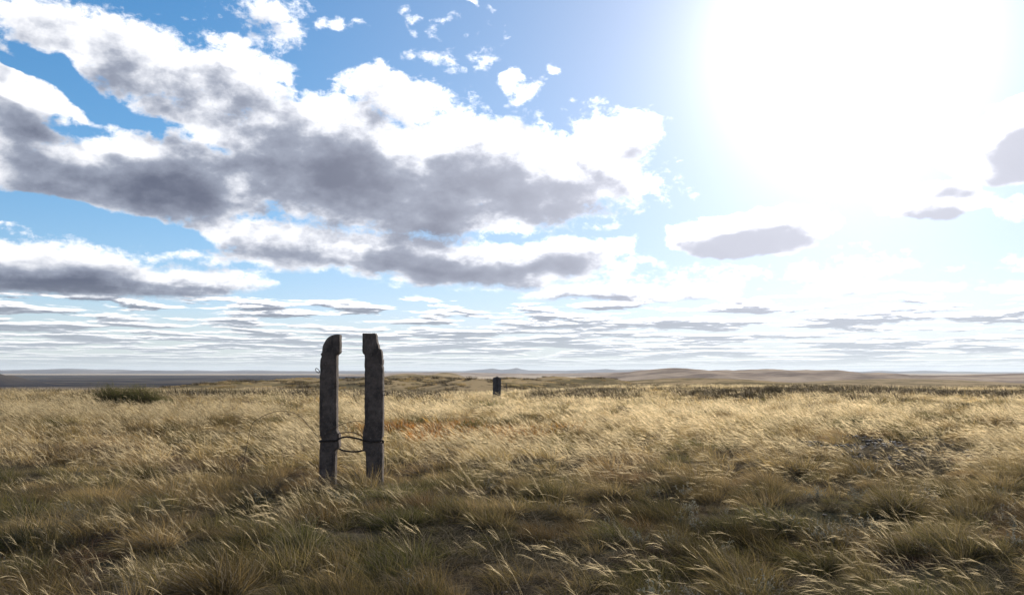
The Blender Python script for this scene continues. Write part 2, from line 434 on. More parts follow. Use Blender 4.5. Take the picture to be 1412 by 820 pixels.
ridge('mountains', [(-120, 512), (0, 510.3), (30, 509.8), (60, 509), (95, 508), (130, 509.3), (160, 509), (190, 510.5), (230, 510.6), (260, 510.2), (300, 511), (345, 510), (380, 511),
                    (440, 511.2), (500, 511), (560, 511.5), (600, 511.3), (640, 511), (655, 509.5), (668, 508.7), (679, 507.3), (690, 509.3), (698, 509), (706, 508), (712, 506.5), (718, 508.6), (730, 510.3), (780, 510.5),
                    (820, 509.2), (835, 508.2), (850, 509.5), (900, 509), (1000, 511), (1150, 512), (1195, 512), (1215, 511), (1240, 512.3), (1275, 511), (1300, 512.6), (1330, 512), (1360, 513), (1412, 512.8), (1550, 513)],
      38000, 3600, 40, M_FARHILL, 'blue mountain ridge along the far horizon', 3, step=0.0009)
ridge('hills', [(-150, 512.5), (0, 511.6), (40, 510.5), (75, 509.8), (110, 510.4), (150, 511.8), (200, 510.6), (230, 511.4), (300, 512.3), (420, 512), (520, 513)],
      27000, 2200, 22, M_FARHILL, 'long dark low hills on the left horizon', 14)

# ================================================================== grass
def strands(base, up0, L, w0, nseg, wind, droop, seed, taper=0.8, jit=0.08, wprof=None):
    """ribbon blades. base (n,3), up0 (n,3) starting direction, L (n), w0 (n). returns V,F,t,rnd"""
    g_ = np.random.default_rng(seed); n = len(base)
    d = up0 / np.linalg.norm(up0, axis=1, keepdims=True)
    pos = base.copy(); P = [pos.copy()]; D = [d.copy()]
    wv = np.asarray(wind, float)
    wk = g_.uniform(0.6, 1.35, (n, 1))
    for s in range(nseg):
        t = (s + 1) / nseg
        d = d + wv * wk * (t ** 0.8) / nseg + np.array([0, 0, -1.0]) * (droop[:, None] * t / nseg) + g_.normal(0, jit, (n, 3)) / nseg
        d = d / np.linalg.norm(d, axis=1, keepdims=True)
        pos = pos + d * (L[:, None] / nseg)
        P.append(pos.copy()); D.append(d.copy())
    P = np.stack(P, 1); D = np.stack(D, 1)
    f = g_.normal(0, 1, (n, 3)); f[:, 2] *= 0.3
    side = np.cross(D, f[:, None, :]); side /= np.linalg.norm(side, axis=2, keepdims=True) + 1e-9
    tt = np.linspace(0, 1, nseg + 1)
    ww = (1 - tt) ** taper if wprof is None else np.interp(tt, wprof[0], wprof[1])
    W = w0[:, None, None] * ww[None, :, None] * 0.5
    V = np.stack([P - side * W, P + side * W], 2).reshape(-1, 3)
    k = nseg + 1
    b = (np.arange(n) * k * 2)[:, None] + (np.arange(nseg) * 2)[None, :]
    F = np.stack([b, b + 1, b + 3, b + 2], -1).reshape(-1, 4)
    T = np.repeat(np.tile(tt, n), 2); Rn = np.repeat(g_.uniform(0, 1, n), k * 2)
    return V, F, T, Rn, P, D

def merge(parts):
    Vs, Fs, Ts, Rs, Ks = [], [], [], [], []; o = 0
    for (V, F, T, Rn, K) in parts:
        Vs.append(V); Fs.append(F + o); Ts.append(T); Rs.append(Rn); Ks.append(np.full(len(V), K, float)); o += len(V)
    return np.concatenate(Vs), np.concatenate(Fs), dict(t=np.concatenate(Ts), rnd=np.concatenate(Rs), part=np.concatenate(Ks))

def grass_mat(name, colors, head=(0.62, 0.50, 0.30), trans=0.5):
    m = bpy.data.materials.new(name); m.use_nodes = True
    t = m.node_tree; t.nodes.clear(); k = N(t)
    def at(n, typ='GEOMETRY', out='Fac'):
        a = k.n('ShaderNodeAttribute'); a.attribute_type = typ; a.attribute_name = n; return a.outputs[out]
    rnd = at('rnd'); part = at('part'); tint = at('tcol', 'INSTANCER', 'Vector')
    tx, ty, tz = k.sep(tint)[:3]           # x: dryness, y: warmth, z: brightness
    g_, s_, b_ = colors
    dry = k.m('ADD', tx, k.m('MULTIPLY', k.m('SUBTRACT', rnd, 0.5), 0.7), clamp=True)
    c = k.mix(dry, g_, s_)
    c = k.mix(ty, c, b_)
    c = k.mix(k.step(k.m('FRACT', k.m('MULTIPLY', rnd, 7.31)), 0.62, 0.7, 0.0, 0.8), c, (0.25, 0.205, 0.15))
    c = k.mix(k.m('MULTIPLY', part, 1.0), c, head)
    br = k.m('MULTIPLY', tz, k.m('ADD', 0.75, k.m('MULTIPLY', rnd, 0.5)))
    cs = k.vm('SCALE', c); k.put(cs.node.inputs['Scale'], br)
    df = k.n('ShaderNodeBsdfDiffuse'); tr = k.n('ShaderNodeBsdfTranslucent')
    k.put(df.inputs[0], cs); k.put(tr.inputs[0], cs)
    mx = k.n('ShaderNodeMixShader'); mx.inputs[0].default_value = trans
    t.links.new(df.outputs[0], mx.inputs[1]); t.links.new(tr.outputs[0], mx.inputs[2])
    o = k.n('ShaderNodeOutputMaterial'); t.links.new(mx.outputs[0], o.inputs[0])
    return m
OLIVE = (0.100, 0.102, 0.034); STRAW = (0.42, 0.295, 0.125); RUST = (0.23, 0.135, 0.065)
M_GRASS = grass_mat('grass_blades', (OLIVE, STRAW, RUST))
M_PLUME = grass_mat('feather_grass_stems', ((0.20, 0.18, 0.075), (0.44, 0.33, 0.16), (0.30, 0.18, 0.08)), head=(0.76, 0.61, 0.37), trans=0.6)

def tussock(seed, n, rad, h, w, wind=0.9):
    g_ = np.random.default_rng(seed)
    a = g_.uniform(0, 2 * math.pi, n); q = np.sqrt(g_.uniform(0, 1, n)) * rad
    base = np.stack([np.cos(a) * q, np.sin(a) * q, np.full(n, -0.02)], 1)
    out = g_.uniform(0.1, 1.5, n) * (0.4 + q / rad)
    up = np.stack([np.cos(a) * out - 0.25, np.sin(a) * out, np.ones(n)], 1) + g_.normal(0, 0.25, (n, 3))
    L = h * g_.uniform(0.45, 1.15, n)
    V, F, T, Rn, P, D = strands(base, up, L, w * g_.uniform(0.6, 1.3, n), 5, (-wind, 0.05, 0), g_.uniform(0.1, 1.7, n), seed + 1, jit=0.55)
    return merge([(V, F, T, Rn, 0.0)])
def plume(seed, ns, rad, h, w, strandsn=10, lean=1.3, arch=0.4):
    """a clump of flowering stems: thin culm, then a narrow feathery head combed over by the wind"""
    g_ = np.random.default_rng(seed)
    a = g_.uniform(0, 2 * math.pi, ns); q = np.sqrt(g_.uniform(0, 1, ns)) * rad
    base = np.stack([np.cos(a) * q, np.sin(a) * q, np.full(ns, -0.02)], 1)
    up = np.stack([np.cos(a) * 0.25 - 0.5, np.sin(a) * 0.3, np.ones(ns)], 1) + g_.normal(0, 0.1, (ns, 3))
    L = h * g_.uniform(0.7, 1.15, ns)
    V, F, T, Rn, P, D = strands(base, up, L, w * 0.55 * g_.uniform(0.8, 1.2, ns), 6, (-lean, 0.04, 0), g_.uniform(0.2, 1.6, ns) * arch, seed + 1, taper=0.4, jit=0.22)
    parts = [(V, F, T, Rn, 0.35)]
    # head strands leave the last third of the culm
    m = ns * strandsn
    idx = np.repeat(np.arange(ns), strandsn)
    tpos = g_.uniform(0.66, 1.0, m) * 6
    i0 = np.minimum(tpos.astype(int), 5); fr = (tpos - i0)[:, None]
    hb = P[idx, i0] * (1 - fr) + P[idx, i0 + 1] * fr
    hd = D[idx, i0 + 1] + g_.normal(0, 0.14, (m, 3))
    m0 = g_.uniform(0, 1, m) < np.repeat(g_.uniform(0.35, 1.0, ns), strandsn)   # some heads are thin and half shed
    hb, hd = hb[m0], hd[m0]; m = len(hb)
    V, F, T, Rn, _, _ = strands(hb, hd, h * g_.uniform(0.10, 0.27, m), w * g_.uniform(0.35, 0.9, m), 3, (-lean * 0.35, 0.0, -0.05), g_.uniform(0.1, 0.7, m), seed + 2,
                                wprof=([0, 0.3, 1], [0.5, 1, 0.1]))
    parts.append((V, F, T, Rn, 1.0))
    return merge(parts)

def variants(cname, gens, mat):
    c = bpy.data.collections.new(cname)
    for i, (V, F, at) in enumerate(gens):
        o = mesh_np('%s_kind' % cname, V, F, mat, link=False, attrs=at)
        c.objects.link(o)
    return c, len(gens)

def scatter(name, coll, nvar, pts, rotz, scl, tcol, tilt=None, mat=None, kind=None):
    """many copies of small plants on points: one object of countless growth"""
    n = len(pts)
    me = bpy.data.meshes.new(name); me.vertices.add(n); me.vertices.foreach_set('co', np.asarray(pts, np.float32).ravel())
    def add(an, typ, vals, key='value'):
        a = me.attributes.new(an, typ, 'POINT'); a.data.foreach_set(key, vals.ravel())
    rot = np.zeros((n, 3), np.float32); rot[:, 2] = rotz
    if tilt is not None: rot[:, :2] = tilt
    add('rot', 'FLOAT_VECTOR', rot, 'vector')
    if np.ndim(scl) == 1: scl = np.repeat(np.asarray(scl)[:, None], 3, 1)
    add('scl', 'FLOAT_VECTOR', np.asarray(scl, np.float32), 'vector')
    add('kindi', 'INT', (rng.integers(0, nvar, n) if kind is None else kind).astype(np.int32))
    add('tcol', 'FLOAT_VECTOR', np.asarray(tcol, np.float32), 'vector')
    o = bpy.data.objects.new(name, me); col.objects.link(o)
    if mat: me.materials.append(mat)
    t = bpy.data.node_groups.new(name + '_scatter', 'GeometryNodeTree')
    t.interface.new_socket('Geometry', in_out='INPUT', socket_type='NodeSocketGeometry')
    t.interface.new_socket('Geometry', in_out='OUTPUT', socket_type='NodeSocketGeometry')
    k = N(t); gi = k.n('NodeGroupInput'); go = k.n('NodeGroupOutput')
    ci = k.n('GeometryNodeCollectionInfo'); ci.inputs['Collection'].default_value = coll
    ci.inputs['Separate Children'].default_value = True; ci.inputs['Reset Children'].default_value = True
    io = k.n('GeometryNodeInstanceOnPoints'); io.inputs['Pick Instance'].default_value = True
    def na(an, typ):
        a = k.n('GeometryNodeInputNamedAttribute', data_type=typ); a.inputs['Name'].default_value = an; return a.outputs['Attribute']
    t.links.new(gi.outputs[0], io.inputs['Points']); t.links.new(ci.outputs[0], io.inputs['Instance'])
    t.links.new(na('kindi', 'INT'), io.inputs['Instance Index'])
    e2r = k.n('FunctionNodeEulerToRotation'); t.links.new(na('rot', 'FLOAT_VECTOR'), e2r.inputs[0])
    t.links.new(e2r.outputs[0], io.inputs['Rotation']); t.links.new(na('scl', 'FLOAT_VECTOR'), io.inputs['Scale'])
    t.links.new(io.outputs[0], go.inputs[0])
    md = o.modifiers.new('scatter', 'NODES'); md.node_group = t
    return o

def field_pts(y0, y1, dens, margin=3.0, slope=0.68):
    """random points on the ground between two distances, wide enough for a step to either side"""
    wid1 = slope * y1 + margin
    n = int(dens * 2 * wid1 * (y1 - y0))
    y = rng.uniform(y0, y1, n); x = rng.uniform(-wid1, wid1, n)
    k = np.abs(x) < slope * y + margin
    return x[k], y[k]
# stony bare patch on the right, posts' feet
ROCK = (px_pt(1238, 616, 17.2).x, 17.2)
def bare(x, y):
    d = np.hypot((x - ROCK[0] + (y - ROCK[1]) * -0.4) / 1.8, (y - ROCK[1]) / 3.0)
    return 1 - sstep(d, 0.75, 1.25)
def tone(x, y):
    """dryness, warmth, brightness of the plants at a place"""
    r = np.hypot(x, y)
    pxn = x / np.maximum(y, 0.1)
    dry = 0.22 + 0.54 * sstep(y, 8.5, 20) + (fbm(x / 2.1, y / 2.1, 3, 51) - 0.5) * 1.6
    dry = dry + 0.18 * (1 - sstep(pxn, -0.5, -0.1)) * sstep(y, 6.5, 9)
    patch = fbm(x / 4.5 + 31, y / 8.0, 3, 131) - 0.5
    dry = dry + patch * 1.1 * sstep(y, 9, 16)
    warm = np.clip((fbm(x / 1.7 + 9, y / 1.7, 3, 61) - 0.55) * 2.6, 0, 0.6)
    warm = warm * (0.5 + 0.5 * (1 - sstep(y, 10, 30)))
    warm = np.clip(warm + 0.38 * (1 - sstep(pxn, -0.5, -0.25)) * (1 - sstep(y, 6.5, 9)) * (0.4 + fbm(x / 0.9, y / 0.9, 2, 141)), 0, 0.9)
    # rust-coloured strip beyond the right post
    strip = np.exp(-((x + 1.6) / 2.6) ** 4 - ((y - 22.5) / 1.7) ** 2) * (fbm(x / 0.9, y / 0.7, 2, 71) > 0.42)
    warm = np.maximum(warm, 0.95 * strip); dry = dry - 0.45 * strip
    br = 0.76 + 0.34 * sstep(y, 9, 16) + 0.15 * sstep(y, 17, 24) * sstep(pxn, -0.3, 0.0) - 0.16 * sstep(y, 15, 25) * (1 - sstep(pxn, -0.45, -0.05)) + (fbm(x / 0.8, y / 0.8, 2, 81) - 0.5) * 0.8 + patch * 0.9  # backlit glow of the middle band partly put into the plant colour
    return np.clip(dry, 0, 1), warm, br

# --- low leafy tussocks, near to far
near_c, nn = variants('tussock', [tussock(100 + i, 190, 0.085, 0.24 + 0.03 * (i % 3), 0.0042) for i in range(7)], M_GRASS)
mid_c, nm = variants('mid_tussock', [tussock(200 + i, 90, 0.12, 0.27 + 0.03 * (i % 3), 0.009) for i in range(6)], M_GRASS)
far_c, nf_ = variants('far_tussock', [tussock(300 + i, 46, 0.22, 0.30 + 0.04 * (i % 3), 0.024) for i in range(6)], M_GRASS)
P_all = {}
def make_cover(name, coll, nv, y0, y1, dens, smin, smax, gapk, label, cl_r):
    """tussocks gathered into domed clumps with gaps of bare soil between"""
    per = 10
    cx, cy = field_pts(y0, y1, dens * 0.78 / per)
    kc = fbm(cx / 1.6 + 3, cy / 1.6, 2, 91) > 0.27
    cx, cy = cx[kc], cy[kc]
    csz = rng.uniform(0.45, 1.0, len(cx)) ** 1.3
    q = rng.normal(0, 1, (len(cx) * per, 2)); ci = np.repeat(np.arange(len(cx)), per)
    x1 = cx[ci] + q[:, 0] * cl_r * (0.6 + 0.7 * csz[ci]); y1_ = cy[ci] + q[:, 1] * cl_r * (0.6 + 0.7 * csz[ci])
    size1 = (0.45 + 0.9 * csz[ci]) * np.exp(-(q ** 2).sum(1) * 0.16)
    cw = rng.normal(0, 0.22, len(cx))[ci]; cb = rng.uniform(0.72, 1.2, len(cx))[ci]; cd = rng.normal(0, 0.32, len(cx))[ci]
    x2, y2 = field_pts(y0, y1, dens * 0.22)
    x = np.concatenate([x1, x2]); y = np.concatenate([y1_, y2]); size = np.concatenate([size1, rng.uniform(0.35, 0.75, len(x2))])
    z2 = np.zeros(len(x2)); cw = np.concatenate([cw, z2]); cb = np.concatenate([cb, z2 + 0.9]); cd = np.concatenate([cd, z2])
    keep = (rng.uniform(0, 1, len(x)) < (1 - 0.93 * bare(x, y)) * (1 - 0.6 * np.exp(-((x + 1.7) / 2.6) ** 4 - ((y - 22.3) / 1.8) ** 4)))
    for c in (PL_C, PR_C): keep &= ~((np.abs(x - c[0]) < 0.16) & (np.abs(y - c[1] - 0.06) < 0.11))
    x, y, size, cw, cb, cd = [v[keep] for v in (x, y, size, cw, cb, cd)]
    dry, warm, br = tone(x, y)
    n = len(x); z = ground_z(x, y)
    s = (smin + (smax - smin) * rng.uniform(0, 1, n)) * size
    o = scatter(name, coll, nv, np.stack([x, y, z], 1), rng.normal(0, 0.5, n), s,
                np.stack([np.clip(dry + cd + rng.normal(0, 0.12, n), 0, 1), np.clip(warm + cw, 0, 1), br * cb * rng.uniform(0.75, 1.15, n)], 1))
    tag(o, label, kind='stuff'); return o
PL_C = (px_pt(451.5, 600, 12.0).x, 12.0); PR_C = (px_pt(514, 600, 12.0).x, 12.0)
make_cover('short_grass', near_c, nn, 1.0, 13.0, 46, 0.75, 1.4, 0, 'olive and straw tussock grass in the foreground', 0.105)
make_cover('short_grass', mid_c, nm, 13.0, 32.0, 19, 0.8, 1.45, 0, 'dry tussock grass around and behind the concrete posts', 0.14)
make_cover('short_grass', far_c, nf_, 32.0, 150.0, 2.9, 0.9, 1.6, 0, 'golden tussock grass out to the crest of the rise', 0.35)

# --- taller feather grass leaning left in the wind
# first half of each list stands straighter, second half is arched right over
def plset(base_seed, n, stems, rad, w, st):
    return [plume(base_seed + i, stems + i % 4, rad, 0.50 + 0.04 * (i % 3), w, st, (0.55 + 0.1 * i) if i < n // 2 else (1.0 + 0.15 * i), 0.25 if i < n // 2 else 1.0) for i in range(n)]
pl_near, pn = variants('plume', plset(400, 12, 2, 0.06, 0.0030, 11), M_PLUME)
pl_mid, pm = variants('mid_plume', plset(500, 8, 5, 0.10, 0.0066, 8), M_PLUME)
pl_far, pf = variants('far_plume', plset(600, 8, 9, 0.25, 0.016, 5), M_PLUME)
def make_plumes(name, coll, nv, y0, y1, dens, label, smin=0.55, smax=1.2):
    x, y = field_pts(y0, y1, dens)
    cl = fbm(x / 1.1 + 13, y / 1.1, 3, 191)
    rt = sstep(x / y, -0.42, -0.05)
    band = 0.85 + (0.25 + 1.2 * rt) * sstep(y, 15, 22)
    edge = np.exp(-((x - 9.0) / 1.6) ** 2 - ((y - 14.3) / 1.5) ** 2) * 3 + np.exp(-((x - 5.6) / 1.3) ** 2 - ((y - 11.2) / 1.0) ** 2) * 0.6
    cl = cl + (fbm(x / 4.5 + 31, y / 8.0, 3, 131) - 0.5) * 0.5 - 0.14 * sstep(x / y, 0.05, 0.12) * sstep(y, 48, 56) * (1 - sstep(y, 74, 84))
    keep = rng.uniform(0, 1, len(x)) < np.clip((cl - 0.40) * 4.0 * band + edge * 1.2, 0.08, 1) * (1 - 0.75 * np.exp(-((x + 1.9) / 2.8) ** 4 - ((y - 21.6) / 2.4) ** 4)) * (1 - 0.9 * bare(x, y))
    for c in (PL_C, PR_C): keep &= ~((np.abs(x - c[0]) < 0.18) & (np.abs(y - c[1] - 0.06) < 0.13))
    x, y, rt = x[keep], y[keep], rt[keep]
    dry, warm, br = tone(x, y)
    s = rng.uniform(smin, smax, len(x)) * (0.78 + 0.22 * sstep(y, 9, 15))
    right = sstep(x / y, -0.25, 0.35) * (1 - 0.6 * sstep(y, 14, 24))
    arched = rng.uniform(0, 1, len(x)) < 0.15 + 0.6 * right
    kd = rng.integers(0, nv // 2, len(x)) + np.where(arched, nv // 2, 0)
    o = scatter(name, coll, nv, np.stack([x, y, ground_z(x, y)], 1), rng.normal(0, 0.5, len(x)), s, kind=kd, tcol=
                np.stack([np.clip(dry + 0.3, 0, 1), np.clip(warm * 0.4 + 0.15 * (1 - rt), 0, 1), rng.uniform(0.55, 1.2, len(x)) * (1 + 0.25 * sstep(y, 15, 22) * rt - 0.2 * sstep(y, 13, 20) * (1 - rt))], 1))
    tag(o, label, kind='stuff'); return o
make_plumes('feather_grass', pl_near, pn, 1.0, 14.0, 18, 'wind-combed feather grass with pale heads in the foreground')
make_plumes('feather_grass', pl_mid, pm, 14.0, 36.0, 17, 'bright feather grass heads bent left behind the posts')
make_plumes('feather_grass', pl_far, pf, 36.0, 150.0, 3.2, 'pale gold feather grass along the crest')

make_cover('short_grass', far_c, nf_, 150.0, 420.0, 0.16, 1.2, 2.4, 0, 'thin dry grass on the hillocks beyond the crest', 1.2)

# dead straw and short withered blades lying between the tussocks
def litter(seed, n, rad):
    g_ = np.random.default_rng(seed)
    a = g_.uniform(0, 6.28, n); q = np.sqrt(g_.uniform(0, 1, n)) * rad
    base = np.stack([np.cos(a) * q, np.sin(a) * q, g_.uniform(0.0, 0.03, n)], 1)
    up = np.stack([g_.normal(-0.3, 1, n), g_.normal(0, 1, n), g_.uniform(0.05, 0.9, n)], 1)
    V, F, T, Rn, P, D = strands(base, up, g_.uniform(0.05, 0.17, n), g_.uniform(0.002, 0.005, n), 3, (-0.2, 0, 0), g_.uniform(0.2, 1.0, n), seed, jit=0.9)
    return merge([(V, F, T, Rn, 0.0)])
M_LITTER = grass_mat('withered_blades', ((0.085, 0.075, 0.045), (0.22, 0.175, 0.115), (0.17, 0.09, 0.055)), trans=0.3)
li_c, lin_ = variants('litter', [litter(950 + i, 110, 0.16) for i in range(5)], M_LITTER)
x, y = field_pts(2.5, 18.0, 24)
o = scatter('dead_straw', li_c, lin_, np.stack([x, y, ground_z(x, y)], 1), rng.uniform(0, 6.28, len(x)), rng.uniform(0.6, 1.4, len(x)),
            np.stack([np.clip(fbm(x / 1.5, y / 1.5, 3, 501) * 2 - 0.6 + rng.normal(0, 0.2, len(x)), 0, 1), np.clip(fbm(x / 1.9, y / 1.9, 3, 511) * 3 - 1.4, 0, 0.9), rng.uniform(0.4, 1.0, len(x))], 1))
tag(o, 'withered grey and brown straw litter between the tussocks', kind='stuff')

# ================================================================== concrete posts
def concrete_mat(name, c1, c2, c3):
    m = bpy.data.materials.new(name); m.use_nodes = True
    t = m.node_tree; k = N(t); bs = t.nodes['Principled BSDF']
    tcn = k.n('ShaderNodeTexCoord'); P = tcn.outputs['Object']
    st = k.noise(k.vm('MULTIPLY', P, (9.0, 9.0, 1.6)), 1.0, 6, 0.65)
    c = k.mix(k.step(k.noise(P, 6.0, 8, 0.7), 0.35, 0.65), c1, c2)
    c = k.mix(k.step(st, 0.5, 0.68, 0, 0.7), c, c3)
    c = k.mix(k.step(k.noise(P, 45.0, 4, 0.7), 0.6, 0.72, 0, 0.6), c, (0.34, 0.30, 0.26))
    c = k.mix(k.step(k.noise(P, 14.0, 5, 0.7), 0.63, 0.7, 0, 0.55), c, (0.17, 0.105, 0.065))
    k.put(bs.inputs['Base Color'], c); bs.inputs['Roughness'].default_value = 0.95; bs.inputs['Specular IOR Level'].default_value = 0.2
    bm = k.n('ShaderNodeBump'); bm.inputs['Strength'].default_value = 0.9; bm.inputs['Distance'].default_value = 0.006
    pits = k.voro(P, 55.0)
    k.put(bm.inputs['Height'], k.m('ADD', k.m('ADD', k.noise(P, 60.0, 6, 0.75), k.m('MULTIPLY', k.noise(P, 9.0, 5, 0.7), 2.0)), k.m('MULTIPLY', k.m('MINIMUM', pits, 0.25), 2.0)))
    k.put(bs.inputs['Normal'], bm.outputs[0])
    return m
M_CONC = concrete_mat('weathered_concrete', (0.13, 0.10, 0.085), (0.055, 0.044, 0.039), (0.03, 0.025, 0.022))
M_CONC2 = concrete_mat('dark_weathered_concrete', (0.10, 0.092, 0.09), (0.06, 0.056, 0.056), (0.04, 0.038, 0.04))

def metal_mat(name, c1, c2):
    m = bpy.data.materials.new(name); m.use_nodes = True
    t = m.node_tree; k = N(t); bs = t.nodes['Principled BSDF']
    tcn = k.n('ShaderNodeTexCoord')
    k.put(bs.inputs['Base Color'], k.mix(k.noise(tcn.outputs['Object'], 30.0, 5, 0.7), c1, c2))
    bs.inputs['Roughness'].default_value = 0.75; bs.inputs['Metallic'].default_value = 0.2
    return m
M_WIRE = metal_mat('blackened_wire', (0.012, 0.010, 0.010), (0.04, 0.025, 0.018))
M_RUST = metal_mat('rusty_wire', (0.10, 0.05, 0.025), (0.04, 0.025, 0.018))

def post_mesh(name, left, right, top, Yf, depth, zbot, seed, mat, loc, dz=0.014, rough=0.004, chips=()):
    """left/right: (z, x) outline of the front face; rounded rough-edged section swept up the post"""
    left = sorted(left); right = sorted(right)
    zs = np.arange(zbot, top, dz); zs = np.append(zs, top)
    L = np.interp(zs, [p[0] for p in left], [p[1] for p in left]); Rr = np.interp(zs, [p[0] for p in right], [p[1] for p in right])
    # section parameter: 10 per side, corners rounded
    sec = []
    for a, b in (((0, 0), (1, 0)), ((1, 0), (1, 1)), ((1, 1), (0, 1)), ((0, 1), (0, 0))):
        for i in range(12):
            t = i / 12; sec.append((a[0] + (b[0] - a[0]) * t, a[1] + (b[1] - a[1]) * t))
    sec = np.array(sec); ns = len(sec)
    V = []
    for zi, l, r in zip(zs, L, Rr):
        w_ = r - l; cx = (l + r) / 2
        x = cx + (sec[:, 0] - 0.5) * w_; y = Yf + sec[:, 1] * depth
        # round the corners
        dxn = np.minimum(sec[:, 0], 1 - sec[:, 0]) * w_; dyn = np.minimum(sec[:, 1], 1 - sec[:, 1]) * depth
        rc = 0.013
        ex = np.sign(sec[:, 0] - 0.5); ey = np.sign(sec[:, 1] - 0.5)
        cut = np.maximum(0, rc - (dxn + dyn)) * 0.6
        jag = np.array([max(0.0, mnoise.noise(Vector((ex[i] * 5 + seed, ey[i] * 7, zi * 9))) + 0.05) for i in range(ns)]) * 0.026
        nearc = np.clip(1 - (dxn + dyn) / 0.028, 0, 1)
        cut = cut + jag * nearc
        x = x - ex * cut; y = y - ey * cut
        for i in range(ns):
            p = Vector((x[i], y[i], zi)); nv = mnoise.noise_vector(p * 14 + Vector((seed, 0, 0))) * rough + mnoise.noise_vector(p * 45) * rough * 0.45
            V.append((p.x + nv.x, p.y + nv.y, zi + nv.z * (0.5 if zi < top else 1.3)))
    F = []
    m = len(zs)
    for a in range(m - 1):
        for i in range(ns):
            j = (i + 1) % ns; F.append((a * ns + i, a * ns + j, (a + 1) * ns + j, (a + 1) * ns + i))
    # caps with a centre ring
    for a, flip in ((0, True), (m - 1, False)):
        ring = [a * ns + i for i in range(ns)]
        c = np.mean([V[i] for i in ring], axis=0); ci = len(V); V.append(tuple(c))
        inner = []
        for i in ring:
            inner.append(len(V)); q = np.array(V[i]) * 0.55 + c * 0.45; q[2] += random.Random(i).uniform(-0.004, 0.004); V.append(tuple(q))
        for i in range(ns):
            j = (i + 1) % ns
            f1 = (ring[i], ring[j], inner[j], inner[i]); f2 = (inner[i], inner[j], ci)
            F.append(f1[::-1] if flip else f1); F.append(f2[::-1] if flip else f2)
    V = [(v[0] - loc[0], v[1] - loc[1], v[2] - loc[2]) for v in V]
    o = mesh_np(name, np.array(V), F, mat, smooth=True)
    o.location = loc
    return o

def tube(name, pts, rad, mat, parent=None, loc=(0, 0, 0), closed=False, res=8, wob=0.0, sub=6, twist=None):
    """a bent wire: smooth curve through the points, swept as a mesh"""
    P = np.array([tuple(p) for p in pts], float); n = len(P)
    out = []
    rg = range(n if closed else n - 1)
    for i in rg:
        p0, p1, p2, p3 = (P[(i - 1) % n] if closed or i > 0 else P[0]), P[i], P[(i + 1) % n], (P[(i + 2) % n] if closed or i + 2 < n else P[-1])
        for s in range(sub):
            t = s / sub
            out.append(0.5 * ((2 * p1) + (-p0 + p2) * t + (2 * p0 - 5 * p1 + 4 * p2 - p3) * t * t + (-p0 + 3 * p1 - 3 * p2 + p3) * t ** 3))
    if not closed: out.append(P[-1])
    C = np.array(out); m = len(C)
    for i in range(m):
        C[i] += np.array(mnoise.noise_vector(Vector(C[i]) * 9)) * wob
    V, F = [], []
    strandsN = 1 if twist is None else 3
    for st in range(strandsN):
        o0 = len(V)
        for i in range(m):
            a = C[(i - 1) % m] if closed or i > 0 else C[i]; b = C[(i + 1) % m] if closed or i < m - 1 else C[i]
            d = Vector(b - a).normalized(); u = d.cross(Vector((0.13, 0.2, 1))).normalized(); v = d.cross(u)
            c = Vector(C[i])
            if twist: 
                th = i * twist + st * 2.094; c = c + (u * math.cos(th) + v * math.sin(th)) * rad * 0.6
            rr = rad if twist is None else rad * 0.62
            for k in range(res):
                q = 2 * math.pi * k / res; V.append(tuple(c + (u * math.cos(q) + v * math.sin(q)) * rr - Vector(loc)))
        for i in range(m if closed else m - 1):
            for k in range(res):
                k2 = (k + 1) % res; i2 = (i + 1) % m
                F.append((o0 + i * res + k, o0 + i * res + k2, o0 + i2 * res + k2, o0 + i2 * res + k))
        if not closed:
            F.append(tuple(o0 + k for k in range(res))[::-1]); F.append(tuple(o0 + (m - 1) * res + k for k in range(res)))
    o = mesh_np(name, np.array(V), F, mat, parent=parent, smooth=True)
    if parent is None: o.location = loc
    return o

YF = 11.92; YD = 0.19
def c2(X, Y): p = px_pt(430 + X / 7.4545, 450 + Y / 7.4545, YF); return (p.z, p.x)
def c3(X, Y): p = px_pt(430 + X / 7.4545, 560 + Y / 7.4545, YF); return (p.z, p.x)
zl = lambda px, py: px_pt(px, py, YF).z
GZ = float(ground_z(PL_C[0], 12.0))
# left post
Lleft = [c2(232, 80), c2(205, 88), c2(182, 100), c2(155, 118), c2(138, 138), c2(120, 170), c2(108, 205), c2(104, 250), c2(100, 268), c2(89, 272), c2(88, 292), c2(97, 305), c2(84, 330), c2(80, 420), c2(79, 560), c2(76, 700), c2(76, 820),
         c3(74, 60), c3(76, 290), c3(92, 325), c3(95, 345), c3(80, 380), c3(76, 470), c3(73, 560), c3(72, 700), c3(72, 1000)]
Lright = [c2(284, 78), c2(284, 262), c2(276, 272), c2(252, 292), c2(250, 320), c2(250, 600), c2(248, 820), c3(248, 250), c3(262, 275), c3(274, 285), c3(274, 420), c3(256, 440), c3(238, 460), c3(234, 600), c3(230, 1000)]
pl_loc = (PL_C[0], 12.0, GZ)
postL = post_mesh('concrete_post', Lleft, Lright, zl(460, 460.8), YF, YD, GZ - 0.35, 1.0, M_CONC, pl_loc)
tag(postL, 'left grey concrete post with rounded upper left corner and head stepping out to the right', 'post', 'pair of concrete fence posts')
Rleft = [c2(516, 68), c2(516, 262), c2(522, 275), c2(538, 292), c2(540, 400), c2(540, 820), c3(541, 180), c3(536, 215), c3(524, 250), c3(519, 275), c3(519, 440), c3(536, 458), c3(550, 475), c3(554, 600), c3(556, 1000)]
